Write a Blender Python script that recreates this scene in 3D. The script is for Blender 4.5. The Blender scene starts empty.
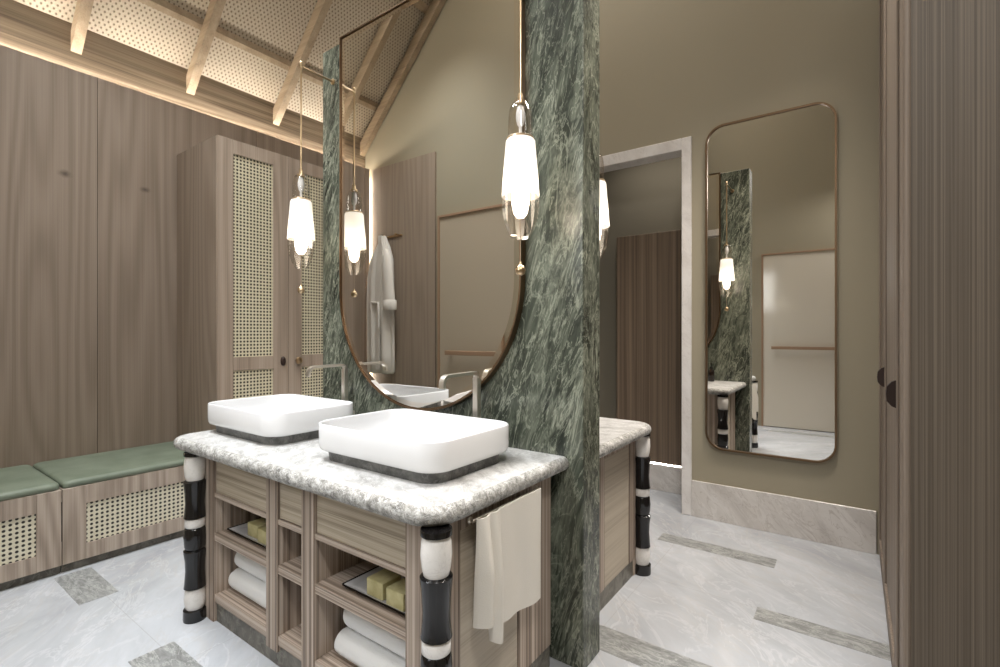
import bpy, bmesh, math, random
from mathutils import Vector, Matrix
random.seed(7)
SC = bpy.context.scene
COL = SC.collection
PI = math.pi

# ------------------------------------------------------------------ camera
cam_d = bpy.data.cameras.new('camera')
cam = bpy.data.objects.new('camera', cam_d)
COL.objects.link(cam)
cam.location = (0, 0, 1.25)
cam.rotation_euler = (PI/2, 0, math.radians(35.9))
cam_d.sensor_width = 36
cam_d.lens = 17.64
cam_d.clip_start = 0.01
SC.camera = cam
# ------------------------------------------------------------------ colour, world
SC.view_settings.view_transform = 'Standard'
SC.view_settings.look = 'None'
SC.view_settings.gamma = 1
SC.view_settings.use_curve_mapping = False
SC.view_settings.exposure = 0.3
SC.cycles.max_bounces = 10
SC.cycles.diffuse_bounces = 5
SC.cycles.glossy_bounces = 6
SC.cycles.transparent_max_bounces = 16
SC.cycles.use_denoising = True
SC.cycles.sample_clamp_indirect = 6
SC.cycles.caustics_reflective = False
SC.cycles.caustics_refractive = False
W = bpy.data.worlds.new('world'); SC.world = W; W.use_nodes = True
W.node_tree.nodes['Background'].inputs[0].default_value = (0.8, 0.85, 1, 1)
W.node_tree.nodes['Background'].inputs[1].default_value = 0.15


def area(name, loc, target, size, power, color, sy=None, spread=180):
    l = bpy.data.lights.new(name, 'AREA')
    l.energy = power; l.color = color; l.size = size
    if sy: l.shape = 'RECTANGLE'; l.size_y = sy
    l.spread = math.radians(spread)
    o = bpy.data.objects.new(name, l); COL.objects.link(o)
    o.location = loc
    o.rotation_euler = (Vector(target) - Vector(loc)).to_track_quat('-Z', 'Y').to_euler()
    return o


# soft fill lights added out of view to brighten the room
area('overhead_fill', (-1.7, 0.7, 4.9), (-1.7, 0.9, 0), 1.6, 9, (0.94, 0.97, 1), 0.8, 80)
area('overhead_fill', (-3.0, 0.75, 4.25), (-3.0, 0.9, 0), 0.7, 31, (0.93, 0.98, 1), 0.7, 100)
area('angled_fill', (-1.78, 0.2, 4.05), (-1.72, 1.1, 0.4), 0.44, 10, (0.96, 0.98, 1), 0.2, 75)  # added fill for the vanity fronts, high out of view
area('recess_fill', (-1.45, -0.485, 1.75), (-1.5, 1.0, 1.1), 0.46, 25, (0.94, 0.97, 1), 1.6, 180)  # added fill for upright faces, hidden from both mirrors
area('angled_fill', (0.35, -0.2, 3.3), (-0.95, 1.5, 0.6), 0.4, 20, (1, 0.98, 0.95), 0.4, 130)  # added fill for the towel end and the recess
area('overhead_fill', (0.0, 2.6, 3.65), (-0.85, 2.35, 0.4), 0.5, 30, (1, 0.92, 0.83), 0.9, 85)
area('ridge_fill', (-1.7, 1.8, 5.45), (-1.7, 1.8, 0), 0.8, 58, (1, 0.97, 0.93), 3.0, 180)  # added ambient fill, no fixture there
area('upward_fill', (-1.7, 1.8, 4.3), (-1.7, 1.8, 6), 0.4, 14, (1, 0.97, 0.93), 3.0, 170)  # added fill bounced off the ceiling
area('overhead_fill', (-1.2, 3.8, 2.86), (-1.2, 3.86, 0), 0.9, 3, (1, 0.93, 0.85), 0.15, 150)  # added fill for the space beyond the doorway


# ------------------------------------------------------------------ node helpers
def new_mat(name):
    m = bpy.data.materials.new(name); m.use_nodes = True
    nt = m.node_tree
    return m, nt, nt.nodes['Principled BSDF']


def N(nt, typ, **kw):
    n = nt.nodes.new(typ)
    for k, v in kw.items():
        setattr(n, k, v)
    return n


def math_n(nt, op, a, b=None, c=None):
    n = nt.nodes.new('ShaderNodeMath'); n.operation = op
    for i, x in enumerate((a, b, c)):
        if x is None: continue
        if isinstance(x, (int, float)): n.inputs[i].default_value = x
        else: nt.links.new(x, n.inputs[i])
    return n.outputs[0]


def lin(c):
    """sRGB 0-255 to linear"""
    out = []
    for v in c:
        v /= 255
        out.append(v/12.92 if v <= .04045 else ((v+.055)/1.055)**2.4)
    return tuple(out) + (1,)


def ramp(nt, fac, stops, interp='LINEAR'):
    r = nt.nodes.new('ShaderNodeValToRGB')
    r.color_ramp.interpolation = interp
    els = r.color_ramp.elements
    while len(els) < len(stops): els.new(0.5)
    for e, (p, c) in zip(els, stops):
        e.position = p; e.color = c if len(c) == 4 else lin(c)
    nt.links.new(fac, r.inputs[0])
    return r.outputs[0]


def coords(nt, scale=(1, 1, 1), rot=(0, 0, 0), loc=(0, 0, 0)):
    t = nt.nodes.new('ShaderNodeTexCoord')
    src = t.outputs['Object']
    if any(rot) or any(loc):      # turn first, stretch afterwards
        m0 = nt.nodes.new('ShaderNodeMapping')
        m0.inputs['Rotation'].default_value = rot
        m0.inputs['Location'].default_value = loc
        nt.links.new(src, m0.inputs[0]); src = m0.outputs[0]
    mp = nt.nodes.new('ShaderNodeMapping')
    mp.inputs['Scale'].default_value = scale
    nt.links.new(src, mp.inputs[0])
    return mp.outputs[0]


def noise(nt, vec, scale, detail=4, rough=.55, dist=0):
    n = nt.nodes.new('ShaderNodeTexNoise')
    n.inputs['Scale'].default_value = scale
    n.inputs['Detail'].default_value = detail
    n.inputs['Roughness'].default_value = rough
    n.inputs['Distortion'].default_value = dist
    nt.links.new(vec, n.inputs['Vector'])
    return n.outputs['Fac']


def mix(nt, fac, a, b, mode='MIX'):
    n = nt.nodes.new('ShaderNodeMix'); n.data_type = 'RGBA'; n.blend_type = mode
    for s, x in ((n.inputs[0], fac), (n.inputs[6], a), (n.inputs[7], b)):
        if isinstance(x, (int, float)): s.default_value = x
        elif isinstance(x, tuple): s.default_value = x if len(x) == 4 else lin(x)
        else: nt.links.new(x, s)
    return n.outputs[2]


def bump(nt, bsdf, h, strength=.2, dist=.003):
    b = nt.nodes.new('ShaderNodeBump')
    b.inputs['Strength'].default_value = strength
    b.inputs['Distance'].default_value = dist
    nt.links.new(h, b.inputs['Height'])
    nt.links.new(b.outputs[0], bsdf.inputs['Normal'])


def plain(name, rgb, rough=.5, metal=0, spec=.5):
    m, nt, b = new_mat(name)
    b.inputs['Base Color'].default_value = lin(rgb)
    b.inputs['Roughness'].default_value = rough
    b.inputs['Metallic'].default_value = metal
    b.inputs['Specular IOR Level'].default_value = spec
    return m


def wood(name, dark, mid, light, axis='Z', across=22., along=1.2, rings=7., stripes=.5, rough=.55, plank=None, seed=0., ringmix=.5, bigk=.12):
    """oak: long contour bands of a stretched noise plus fine fibres along one axis"""
    m, nt, b = new_mat(name)
    tex = nt.nodes.new('ShaderNodeTexCoord').outputs['Object']
    sep = nt.nodes.new('ShaderNodeSeparateXYZ'); nt.links.new(tex, sep.inputs[0])
    off = None
    if plank:   # (axis of repetition, width): each board gets grain of its own
        idx = math_n(nt, 'FLOOR', math_n(nt, 'DIVIDE', sep.outputs[plank[0]], plank[1]))
        off = math_n(nt, 'MULTIPLY', idx, 13.37)
    com = nt.nodes.new('ShaderNodeCombineXYZ')
    for i, a in enumerate('XYZ'):
        s = sep.outputs[a]
        if off is not None: s = math_n(nt, 'ADD', s, off)
        s = math_n(nt, 'ADD', s, seed)
        nt.links.new(s, com.inputs[i])
    def stretched(ac, al):
        mp = nt.nodes.new('ShaderNodeMapping')
        mp.inputs['Scale'].default_value = tuple(al if a == axis else ac for a in 'XYZ')
        nt.links.new(com.outputs[0], mp.inputs[0])
        return mp.outputs[0]
    big = noise(nt, stretched(across*bigk, along*.45), 1.0, 2, .45, .2)
    rg = math_n(nt, 'SINE', math_n(nt, 'MULTIPLY', big, rings*2*PI))
    rg = math_n(nt, 'MULTIPLY_ADD', rg, .5, .5)
    fib = noise(nt, stretched(across*4, along*2), 1.0, 5, .65)
    med = noise(nt, stretched(across, along*.5), 1.0, 3, .55)
    v = math_n(nt, 'ADD', math_n(nt, 'MULTIPLY', rg, ringmix*.5), math_n(nt, 'MULTIPLY', fib, .55))
    v = math_n(nt, 'ADD', v, math_n(nt, 'MULTIPLY', med, stripes))
    tot = ringmix*.25 + .275 + stripes*.5
    v = math_n(nt, 'ADD', v, .5 - tot)
    colr = ramp(nt, v, [(.27, dark), (.5, mid), (.74, light)])
    nt.links.new(colr, b.inputs['Base Color'])
    b.inputs['Roughness'].default_value = rough
    b.inputs['Specular IOR Level'].default_value = .35
    bump(nt, b, v, .15, .002)
    return m


def knots(m, spots):
    """dark knots in a board: (y, z, size)"""
    nt = m.node_tree; b = nt.nodes['Principled BSDF']
    c = b.inputs['Base Color'].links[0].from_socket
    vec = coords(nt)
    nn = noise(nt, vec, 28, 3, .6)
    sep = nt.nodes.new('ShaderNodeSeparateXYZ'); nt.links.new(vec, sep.inputs[0])
    for y, z, r in spots:
        dy = math_n(nt, 'SUBTRACT', sep.outputs['Y'], y)
        dz = math_n(nt, 'MULTIPLY', math_n(nt, 'SUBTRACT', sep.outputs['Z'], z), 1.5)
        d = math_n(nt, 'SQRT', math_n(nt, 'ADD', math_n(nt, 'POWER', dy, 2.0), math_n(nt, 'POWER', dz, 2.0)))
        d = math_n(nt, 'ADD', d, math_n(nt, 'MULTIPLY', nn, r*.9))
        mr = nt.nodes.new('ShaderNodeMapRange'); mr.interpolation_type = 'SMOOTHSTEP'
        mr.inputs[1].default_value = r*1.5; mr.inputs[2].default_value = r*.35
        nt.links.new(d, mr.inputs[0])
        c = mix(nt, math_n(nt, 'MULTIPLY', mr.outputs[0], .75), c, (62, 50, 42))
    nt.links.new(c, b.inputs['Base Color'])


def hexdots(nt, ua, va, su, sv, r0, r1, au=1.0, stagger=True):
    """0 in a hole, 1 between holes; ua/va axis names, su/sv spacings"""
    tex = nt.nodes.new('ShaderNodeTexCoord').outputs['Object']
    sep = nt.nodes.new('ShaderNodeSeparateXYZ'); nt.links.new(tex, sep.inputs[0])
    v = math_n(nt, 'DIVIDE', sep.outputs[va], sv)
    row = math_n(nt, 'FLOOR', v)
    sh = math_n(nt, 'MULTIPLY', math_n(nt, 'FLOORED_MODULO', row, 2.0), .5 if stagger else 0.0)
    u = math_n(nt, 'ADD', math_n(nt, 'DIVIDE', sep.outputs[ua], su), sh)
    fu = math_n(nt, 'SUBTRACT', math_n(nt, 'FRACT', u), .5)
    fv = math_n(nt, 'SUBTRACT', math_n(nt, 'FRACT', v), .5)
    d = math_n(nt, 'SQRT', math_n(nt, 'ADD', math_n(nt, 'POWER', math_n(nt, 'MULTIPLY', fu, su/sv*au), 2.0), math_n(nt, 'POWER', fv, 2.0)))
    mr = nt.nodes.new('ShaderNodeMapRange'); mr.interpolation_type = 'SMOOTHSTEP'
    mr.inputs[1].default_value = r0; mr.inputs[2].default_value = r1
    nt.links.new(d, mr.inputs[0])
    return mr.outputs[0]


def cane(name, ua, va, su, sv, hole, strand, strand2, r0, r1, au=1.0, nz=60, rough=.6, stagger=True):
    m, nt, b = new_mat(name)
    f = hexdots(nt, ua, va, su, sv, r0, r1, au=au, stagger=stagger)
    nn = noise(nt, coords(nt), nz, 3, .6)
    c = ramp(nt, nn, [(.3, strand), (.7, strand2)])
    nt.links.new(mix(nt, f, hole, c), b.inputs['Base Color'])
    b.inputs['Roughness'].default_value = rough
    bump(nt, b, f, .5, .003)
    return m


def veined(name, base, veins, rough, rot=(0, 0, 0), stretch=(1, 1, 1), bumpy=0, spec=.5, big=1.0, tiles=None):
    """marble: base = ramp stops over cloudy noise; veins = list of (scale, width, colour, amount)"""
    m, nt, b = new_mat(name)
    vec = coords(nt, stretch, rot)
    n0 = noise(nt, vec, big, 6, .6, .6)
    c = ramp(nt, n0, base)
    for i, (sc, wd, colr, amt) in enumerate(veins):
        v2 = coords(nt, stretch, rot, (3.1*i+1.7, 5.3*i, 2.9*i))
        n1 = noise(nt, v2, sc, 5, .62, 1.1)
        d = math_n(nt, 'ABSOLUTE', math_n(nt, 'SUBTRACT', n1, .5))
        mr = nt.nodes.new('ShaderNodeMapRange'); mr.interpolation_type = 'SMOOTHSTEP'
        mr.inputs[1].default_value = wd; mr.inputs[2].default_value = 0
        nt.links.new(d, mr.inputs[0])
        n2 = noise(nt, v2, sc*.7, 3)
        f = math_n(nt, 'MULTIPLY', math_n(nt, 'MULTIPLY', mr.outputs[0], amt), math_n(nt, 'MULTIPLY_ADD', n2, 1.8, -.3))
        f = math_n(nt, 'MAXIMUM', math_n(nt, 'MINIMUM', f, 1.0), 0.0)
        c = mix(nt, f, c, colr)
    if tiles:   # thin joints of a tiled floor
        sep = nt.nodes.new('ShaderNodeSeparateXYZ')
        nt.links.new(nt.nodes.new('ShaderNodeTexCoord').outputs['Object'], sep.inputs[0])
        for a, w, o in tiles:
            fr = math_n(nt, 'FRACT', math_n(nt, 'DIVIDE', math_n(nt, 'ADD', sep.outputs[a], o), w))
            j = math_n(nt, 'LESS_THAN', fr, .003/w)
            c = mix(nt, math_n(nt, 'MULTIPLY', j, .35), c, (150, 148, 145))
    nt.links.new(c, b.inputs['Base Color'])
    b.inputs['Roughness'].default_value = rough
    b.inputs['Specular IOR Level'].default_value = spec
    if bumpy:
        bump(nt, b, noise(nt, coords(nt), 130, 4, .7), bumpy, .004)
    return m


M = {}
M['wall_wood'] = wood('taupe oak panelling', (122, 108, 94), (138, 123, 109), (151, 136, 122), 'Z', 30, .34, 15, .16, .6, ('Y', 1.05), 3.0, .42, .08)
knots(M['wall_wood'], ((0.887, 2.250, .045), (1.313, 2.252, .04)))
M['back_wood'] = wood('taupe oak back panelling', (130, 115, 101), (146, 131, 116), (158, 143, 129), 'Z', 30, .3, 14, .16, .6, None, 5.0, .3, .08)
M['cab_wood'] = wood('taupe oak cabinet', (130, 115, 101), (160, 144, 129), (178, 163, 148), 'Z', 32, .4, 12, .22, .55, None, 1.0, .32, .08)
M['bench_wood'] = wood('taupe oak bench', (142, 128, 115), (172, 157, 143), (190, 176, 163), 'Z', 30, .8, 14, .2, .55, None, 8.0, .5, .1)
VW = ((116, 102, 90), (164, 148, 134), (196, 182, 168))
M['vanity_v'] = wood('striped oak upright', *VW, 'Z', 82, .45, 3, 1.4, .55, None, 2.0, .1)
M['vanity_h'] = wood('striped oak level', *VW, 'X', 82, .45, 3, 1.4, .55, None, 4.0, .1)
M['vanity_y'] = wood('striped oak deep', *VW, 'Y', 82, .45, 3, 1.4, .55, None, 4.0, .1)
M['drawer'] = wood('pale oak drawer', (132, 119, 101), (178, 165, 145), (196, 184, 165), 'X', 55, .9, 6, .9, .5, None, 6.0, .2)
M['side'] = wood('pale oak side', (164, 152, 135), (186, 174, 156), (198, 187, 170), 'Y', 40, .8, 5, .6, .5, None, 6.5, .2)
M['right_wood'] = wood('grey brown oak', (80, 71, 61), (96, 86, 75), (111, 100, 88), 'Z', 170, .6, 2, 1.3, .6, None, 9.0, .1)
M['lit_door_wood'] = wood('lit grey oak cabinet door', (110, 98, 87), (132, 119, 107), (148, 135, 123), 'Z', 90, .5, 2, .8, .6, None, 9.5, .1)  # cabinet oak made lighter: light on the doors is in the colour
M['beam'] = wood('oak wall plate', (96, 82, 66), (130, 115, 96), (150, 135, 115), 'Y', 30, .5, 8, .6, .6, None, 2.5, .4)
M['rafter'] = wood('pale oak rafter', (142, 124, 103), (164, 146, 122), (180, 162, 139), 'X', 30, 1.0, 5, .4, .6, None, 3.5, .3)
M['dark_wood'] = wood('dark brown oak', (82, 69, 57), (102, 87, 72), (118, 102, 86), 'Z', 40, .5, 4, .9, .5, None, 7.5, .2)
M['cane'] = cane('cane webbing', 'Y', 'Z', .0232, .0232, (50, 44, 35), (200, 192, 164), (216, 208, 182), .25, .37, 1.0, 60, .6, False)
M['bench_cane'] = cane('bench cane webbing', 'Y', 'Z', .0232, .0232, (46, 40, 33), (212, 205, 182), (226, 220, 198), .22, .36, 1.0, 60, .6, False)
M['ceiling'] = cane('woven ceiling mat', 'Y', 'X', .030, .0185, (112, 98, 82), (182, 169, 149), (198, 186, 166), .10, .46, 1.0, 90)
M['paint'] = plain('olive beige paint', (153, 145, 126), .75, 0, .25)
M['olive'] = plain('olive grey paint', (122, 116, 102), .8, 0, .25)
M['green'] = veined('green marble', [(.3, (38, 42, 36)), (.5, (70, 75, 65)), (.7, (108, 112, 99))],
                    [(1.8, .05, (138, 143, 126), .5), (3.6, .026, (164, 168, 150), .9), (8, .03, (176, 179, 161), .55), (4.0, .05, (26, 30, 25), .7)],
                    .24, (0, math.radians(-16), 0), (3.0, 3.0, .75), 0, .5, 4.0)
M['counter'] = veined('grey white marble', [(.3, (140, 139, 137)), (.5, (186, 185, 183)), (.68, (210, 210, 209))],
                      [(9, .025, (150, 148, 145), .5), (18, .03, (226, 226, 226), .8)], .35, (0, 0, .6), (1, 1.8, 1.6), .35, .5, 11)
M['counter_edge'] = veined('rough marble edge', [(.3, (96, 94, 89)), (.5, (162, 160, 155)), (.7, (206, 205, 202))],
                      [(18, .05, (86, 84, 80), .7), (30, .03, (236, 236, 236), .8)], .6, (0, 0, .6), (1, 1.6, 1.6), .9, .4, 26)
M['floor'] = veined('pale marble floor', [(.28, (158, 161, 166)), (.5, (181, 184, 189)), (.7, (197, 200, 205))],
                    [(1.4, .05, (178, 179, 183), .5), (2.6, .03, (212, 213, 216), .5), (2.2, .03, (186, 181, 176), .35)],
                    .16, (0, 0, .7), (1, 2.2, 1), 0, .5, 1.3, [('X', 1.2, 0.87), ('Y', .85, .06)])
M['skirt'] = veined('veined skirting marble', [(.28, (182, 176, 171)), (.5, (202, 197, 192)), (.7, (214, 210, 206))],
                    [(3.0, .03, (220, 216, 212), .7), (5.0, .02, (156, 145, 136), .6)], .25, (0, .7, 0), (2.4, 1, 1), 0, .5, 2.2)
M['surround'] = veined('pale marble door surround', [(.28, (200, 195, 191)), (.5, (216, 212, 209)), (.7, (226, 223, 220))], [(6.0, .02, (180, 172, 166), .5)], .3, (0, .7, 0), (2.4, 1, 1), 0, .5, 3)
M['inlay'] = veined('green grey stone inlay', [(.3, (112, 113, 112)), (.5, (142, 143, 142)), (.7, (170, 171, 170))],
                    [(30, .04, (98, 101, 98), .7), (22, .03, (196, 198, 194), .7)], .4, (0, 0, 0), (.35, 1, 1), 0, .4, 40)
M['plinth'] = veined('grey green stone plinth', [(.3, (74, 71, 64)), (.5, (104, 100, 92)), (.7, (134, 130, 121))],
                    [(10, .04, (150, 150, 138), .5)], .45, (0, 0, 0), (1, 1, 1), 0, .4, 12)
M['brass'] = plain('satin brass', (196, 172, 140), .28, 1)
M['bronze'] = plain('dark bronze', (124, 102, 80), .4, 1)
M['nickel'] = plain('brushed champagne nickel', (232, 226, 216), .36, 1)
M['mirror'] = plain('mirror glass', (238, 236, 232), .0, 1)
M['bevel'] = plain('mirror bevel', (240, 232, 222), .03, 1)
M['ceramic'] = plain('white ceramic', (228, 228, 229), .2, 0, .5)
M['black'] = plain('polished black marble', (18, 17, 18), .12, 0, .6)
M['whitestone'] = veined('white marble bead', [(.3, (214, 210, 204)), (.6, (236, 233, 229)), (.8, (244, 242, 240))], [(20, .03, (190, 186, 180), .4)], .25)
M['frame_wood'] = plain('brown oak door frame', (150, 122, 98), .5)
M['leather'] = plain('dark leather', (46, 30, 24), .5)
M['gap'] = plain('dark edge and slot shade', (30, 24, 20), .9, 0, .1)  # the tray's own dark edge, and painted shade for the bench slot
M['robe'] = plain('white cotton', (214, 209, 202), .9, 0, .1)
M['towel'] = plain('white terry', (236, 236, 235), .95, 0, .1)
M['cord'] = plain('cord', (170, 150, 125), .6)
M['added_pane'] = plain('added window pane', (226, 232, 238), .1)
M['amber'] = plain('dark brown bottle glass', (30, 20, 16), .1, 0, .6)
M['panel_light'] = plain('pale lacquered panel', (206, 198, 184), .12, 0, .5)
M['panel_beige'] = plain('beige lacquered panel', (172, 160, 142), .3, 0, .4)


def cloth_bump(m, sc, st):
    nt = m.node_tree
    bump(nt, nt.nodes['Principled BSDF'], noise(nt, coords(nt), sc, 3, .6), st, .004)


cloth_bump(M['towel'], 220, .6); cloth_bump(M['robe'], 220, .4)

# green cushion fabric, woven
m, nt, b = new_mat('sage green leather')
n1 = noise(nt, coords(nt, (1, 1, 1)), 6, 4)
nt.links.new(ramp(nt, n1, [(.3, (100, 110, 94)), (.7, (122, 131, 115))]), b.inputs['Base Color'])
b.inputs['Roughness'].default_value = .5
bump(nt, b, noise(nt, coords(nt, (1, 1, 1)), 160, 3), .25, .002)
M['cushion'] = m
# olive soap
m, nt, b = new_mat('olive soap')
n1 = noise(nt, coords(nt), 25, 4)
nt.links.new(ramp(nt, n1, [(.3, (184, 174, 124)), (.7, (212, 204, 158))]), b.inputs['Base Color'])
b.inputs['Roughness'].default_value = .6
M['soap'] = m


def emit(name, rgb, s):
    m = bpy.data.materials.new(name); m.use_nodes = True
    nt = m.node_tree; nt.nodes.clear()
    e = nt.nodes.new('ShaderNodeEmission'); e.inputs[0].default_value = lin(rgb); e.inputs[1].default_value = s
    o = nt.nodes.new('ShaderNodeOutputMaterial'); nt.links.new(e.outputs[0], o.inputs[0])
    return m


M['led'] = emit('warm led', (255, 247, 236), 95)
M['bulb'] = emit('lamp bulb', (255, 238, 216), 9)
m = bpy.data.materials.new('frosted shade'); m.use_nodes = True; nt = m.node_tree; nt.nodes.clear()
tr = nt.nodes.new('ShaderNodeBsdfTranslucent'); tr.inputs[0].default_value = (.92, .9, .87, 1)
df = nt.nodes.new('ShaderNodeBsdfDiffuse'); df.inputs[0].default_value = (.85, .84, .82, 1)
em = nt.nodes.new('ShaderNodeEmission'); em.inputs[0].default_value = lin((255, 244, 228)); em.inputs[1].default_value = .15
mx = nt.nodes.new('ShaderNodeMixShader'); mx.inputs[0].default_value = .35
ad = nt.nodes.new('ShaderNodeAddShader'); out = nt.nodes.new('ShaderNodeOutputMaterial')
nt.links.new(tr.outputs[0], mx.inputs[1]); nt.links.new(df.outputs[0], mx.inputs[2])
nt.links.new(mx.outputs[0], ad.inputs[0]); nt.links.new(em.outputs[0], ad.inputs[1]); nt.links.new(ad.outputs[0], out.inputs[0])
M['frost'] = m


def thin_glass(name, tint, refl=1.0):
    m = bpy.data.materials.new(name); m.use_nodes = True; nt = m.node_tree; nt.nodes.clear()
    t = nt.nodes.new('ShaderNodeBsdfTransparent'); t.inputs[0].default_value = tint
    g = nt.nodes.new('ShaderNodeBsdfGlossy'); g.inputs[1].default_value = .02
    lw = nt.nodes.new('ShaderNodeLayerWeight'); lw.inputs[0].default_value = .3
    mx = nt.nodes.new('ShaderNodeMixShader')
    nt.links.new(math_n(nt, 'MULTIPLY', lw.outputs['Facing'], refl), mx.inputs[0])
    nt.links.new(t.outputs[0], mx.inputs[1]); nt.links.new(g.outputs[0], mx.inputs[2])
    o = nt.nodes.new('ShaderNodeOutputMaterial'); nt.links.new(mx.outputs[0], o.inputs[0])
    return m


M['glass'] = thin_glass('clear lamp glass', (.93, .91, .88, 1), .7)
M['clear'] = thin_glass('clear glass', (.94, .95, .95, 1), .5)


# ------------------------------------------------------------------ mesh helpers
class MB:
    def __init__(s): s.bm = bmesh.new()

    def box(s, x0, x1, y0, y1, z0, z1, bev=0, seg=2):
        r = bmesh.ops.create_cube(s.bm, size=1)
        vs = r['verts']
        for v in vs:
            v.co = Vector((x0 + (v.co.x+.5)*(x1-x0), y0 + (v.co.y+.5)*(y1-y0), z0 + (v.co.z+.5)*(z1-z0)))
        if bev:
            es = list({e for v in vs for e in v.link_edges})
            bmesh.ops.bevel(s.bm, geom=es, offset=bev, segments=seg, affect='EDGES', profile=.5)
        return s

    def loft(s, loops, closed=False, cap0=True, cap1=True):
        rows = [[s.bm.verts.new(p) for p in lp] for lp in loops]
        n = len(rows[0])
        pairs = list(zip(rows, rows[1:])) + ([(rows[-1], rows[0])] if closed else [])
        for a, b in pairs:
            for i in range(n):
                j = (i+1) % n
                try: s.bm.faces.new((a[i], a[j], b[j], b[i]))
                except ValueError: pass
        if not closed:
            if cap0: s.bm.faces.new(rows[0][::-1])
            if cap1: s.bm.faces.new(rows[-1])
        return s

    def lathe(s, prof, loc=(0, 0, 0), n=28, axis='Z', cap=True):
        loops = []
        for r, h in prof:
            lp = []
            for k in range(n):
                a = 2*PI*k/n
                p = (r*math.cos(a), r*math.sin(a), h)
                if axis == 'X': p = (h, r*math.cos(a), r*math.sin(a))
                if axis == 'Y': p = (r*math.sin(a), h, r*math.cos(a))
                lp.append(Vector(p) + Vector(loc))
            loops.append(lp)
        return s.loft(loops, cap0=cap, cap1=cap)

    def tube(s, pts, r, n=12):
        pts = [Vector(p) for p in pts]
        loops = []
        up = None
        for i, p in enumerate(pts):
            d = (pts[min(i+1, len(pts)-1)] - pts[max(i-1, 0)]).normalized()
            if up is None:
                up = d.orthogonal().normalized()
            up = (up - d*up.dot(d)).normalized()
            side = d.cross(up)
            loops.append([p + up*r*math.cos(2*PI*k/n) + side*r*math.sin(2*PI*k/n) for k in range(n)])
        return s.loft(loops)

    def prism(s, poly, axis, a, b):
        """polygon in the two other axes, extruded along axis from a to b"""
        def P(u, v, w):
            return {'X': (w, u, v), 'Y': (u, w, v), 'Z': (u, v, w)}[axis]
        return s.loft([[P(u, v, a) for u, v in poly], [P(u, v, b) for u, v in poly]])

    def build(s, name, mat, parent=None, smooth=False, angle=40):
        bmesh.ops.recalc_face_normals(s.bm, faces=s.bm.faces)
        if parent is not None:
            p = parent; off = Vector((0, 0, 0))
            while p is not None:
                off += p.location; p = p.parent
            bmesh.ops.translate(s.bm, verts=s.bm.verts, vec=-off)
        me = bpy.data.meshes.new(name)
        s.bm.to_mesh(me); s.bm.free()
        me.materials.append(mat if not isinstance(mat, str) else M[mat])
        o = bpy.data.objects.new(name, me); COL.objects.link(o)
        if parent is not None: o.parent = parent
        if smooth:
            for p in me.polygons: p.use_smooth = True
            me.set_sharp_from_angle(angle=math.radians(angle))
        return o


def rrect(x0, x1, y0, y1, r, z, n=8):
    pts = []
    for cx, cy, a0 in ((x1-r, y1-r, 0), (x0+r, y1-r, PI/2), (x0+r, y0+r, PI), (x1-r, y0+r, 1.5*PI)):
        for k in range(n+1):
            a = a0 + PI/2*k/n
            pts.append((cx + r*math.cos(a), cy + r*math.sin(a), z))
    return pts


def thing(name, label, cat, loc=(0, 0, 0), group=None):
    o = bpy.data.objects.new(name, None); COL.objects.link(o)
    o.location = loc; o.empty_display_size = .1
    return tag(o, label, cat, group)


def tag(o, label, cat, group=None):
    o['label'] = label; o['category'] = cat
    if group: o['group'] = group
    return o


def struct(o):
    o['kind'] = 'structure'; return o


def dup(root, loc, flip=False, label=None, group=None):
    def cp(o, parent):
        c = o.copy(); COL.objects.link(c)
        if parent is not None: c.parent = parent
        for ch in [x for x in ALLCH.get(o.name, [])]: cp(ch, c)
        return c
    ALLCH = {}
    for x in COL.objects:
        if x.parent: ALLCH.setdefault(x.parent.name, []).append(x)
    r = cp(root, None)
    r.location = loc
    if flip: r.scale = (1, -1, 1)     # handed the other way round, as the twin across the slab is
    if label: r['label'] = label
    if group: r['group'] = group
    return r


# ------------------------------------------------------------------ the room
XW, XB, YB, YF = -4.0, -4.13, -0.08, 3.5      # panel face, beam face, back wall, mirror wall
XR, YREC = 0.78, -0.5
def roof(x): return 3.27 + 1.04*((x + 4.13) if x < -1.7 else (0.73 - x))

m = MB(); m.box(-4.4, 1.0, -0.7, 5.2, -.08, 0)
floor = struct(m.build('floor', 'floor'))
for x0, x1, y0, y1 in ((-.97, -.347, 2.97, 3.09), (-.36, .5, 2.39, 2.505), (-.9, -.3, 1.80, 1.955), (-3.31, -2.89, .69, .84), (-2.24, -1.6, .68, .835), (-2.9, -2.3, 2.4, 2.52), (-.9, .2, -.25, -.13)):
    m = MB(); m.box(x0, x1, y0, y1, -.02, .0012); m.build('floor_inlay', 'inlay', floor)

def wall_poly(m, x0, x1, y0, y1, zb=0):
    xs = [x0] + ([-1.7] if x0 < -1.7 < x1 else []) + [x1]
    m.prism([(x0, zb), (x1, zb)] + [(x, roof(x)+.1) for x in reversed(xs)], 'Y', y0, y1)

# mirror wall with the doorway
m = MB()
wall_poly(m, -4.3, -1.95, YF, YF+.12)
wall_poly(m, -1.95, -.94, YF, YF+.12, 2.56)
wall_poly(m, -.94, .95, YF, YF+.12)
struct(m.build('wall_front', 'paint'))
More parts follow.
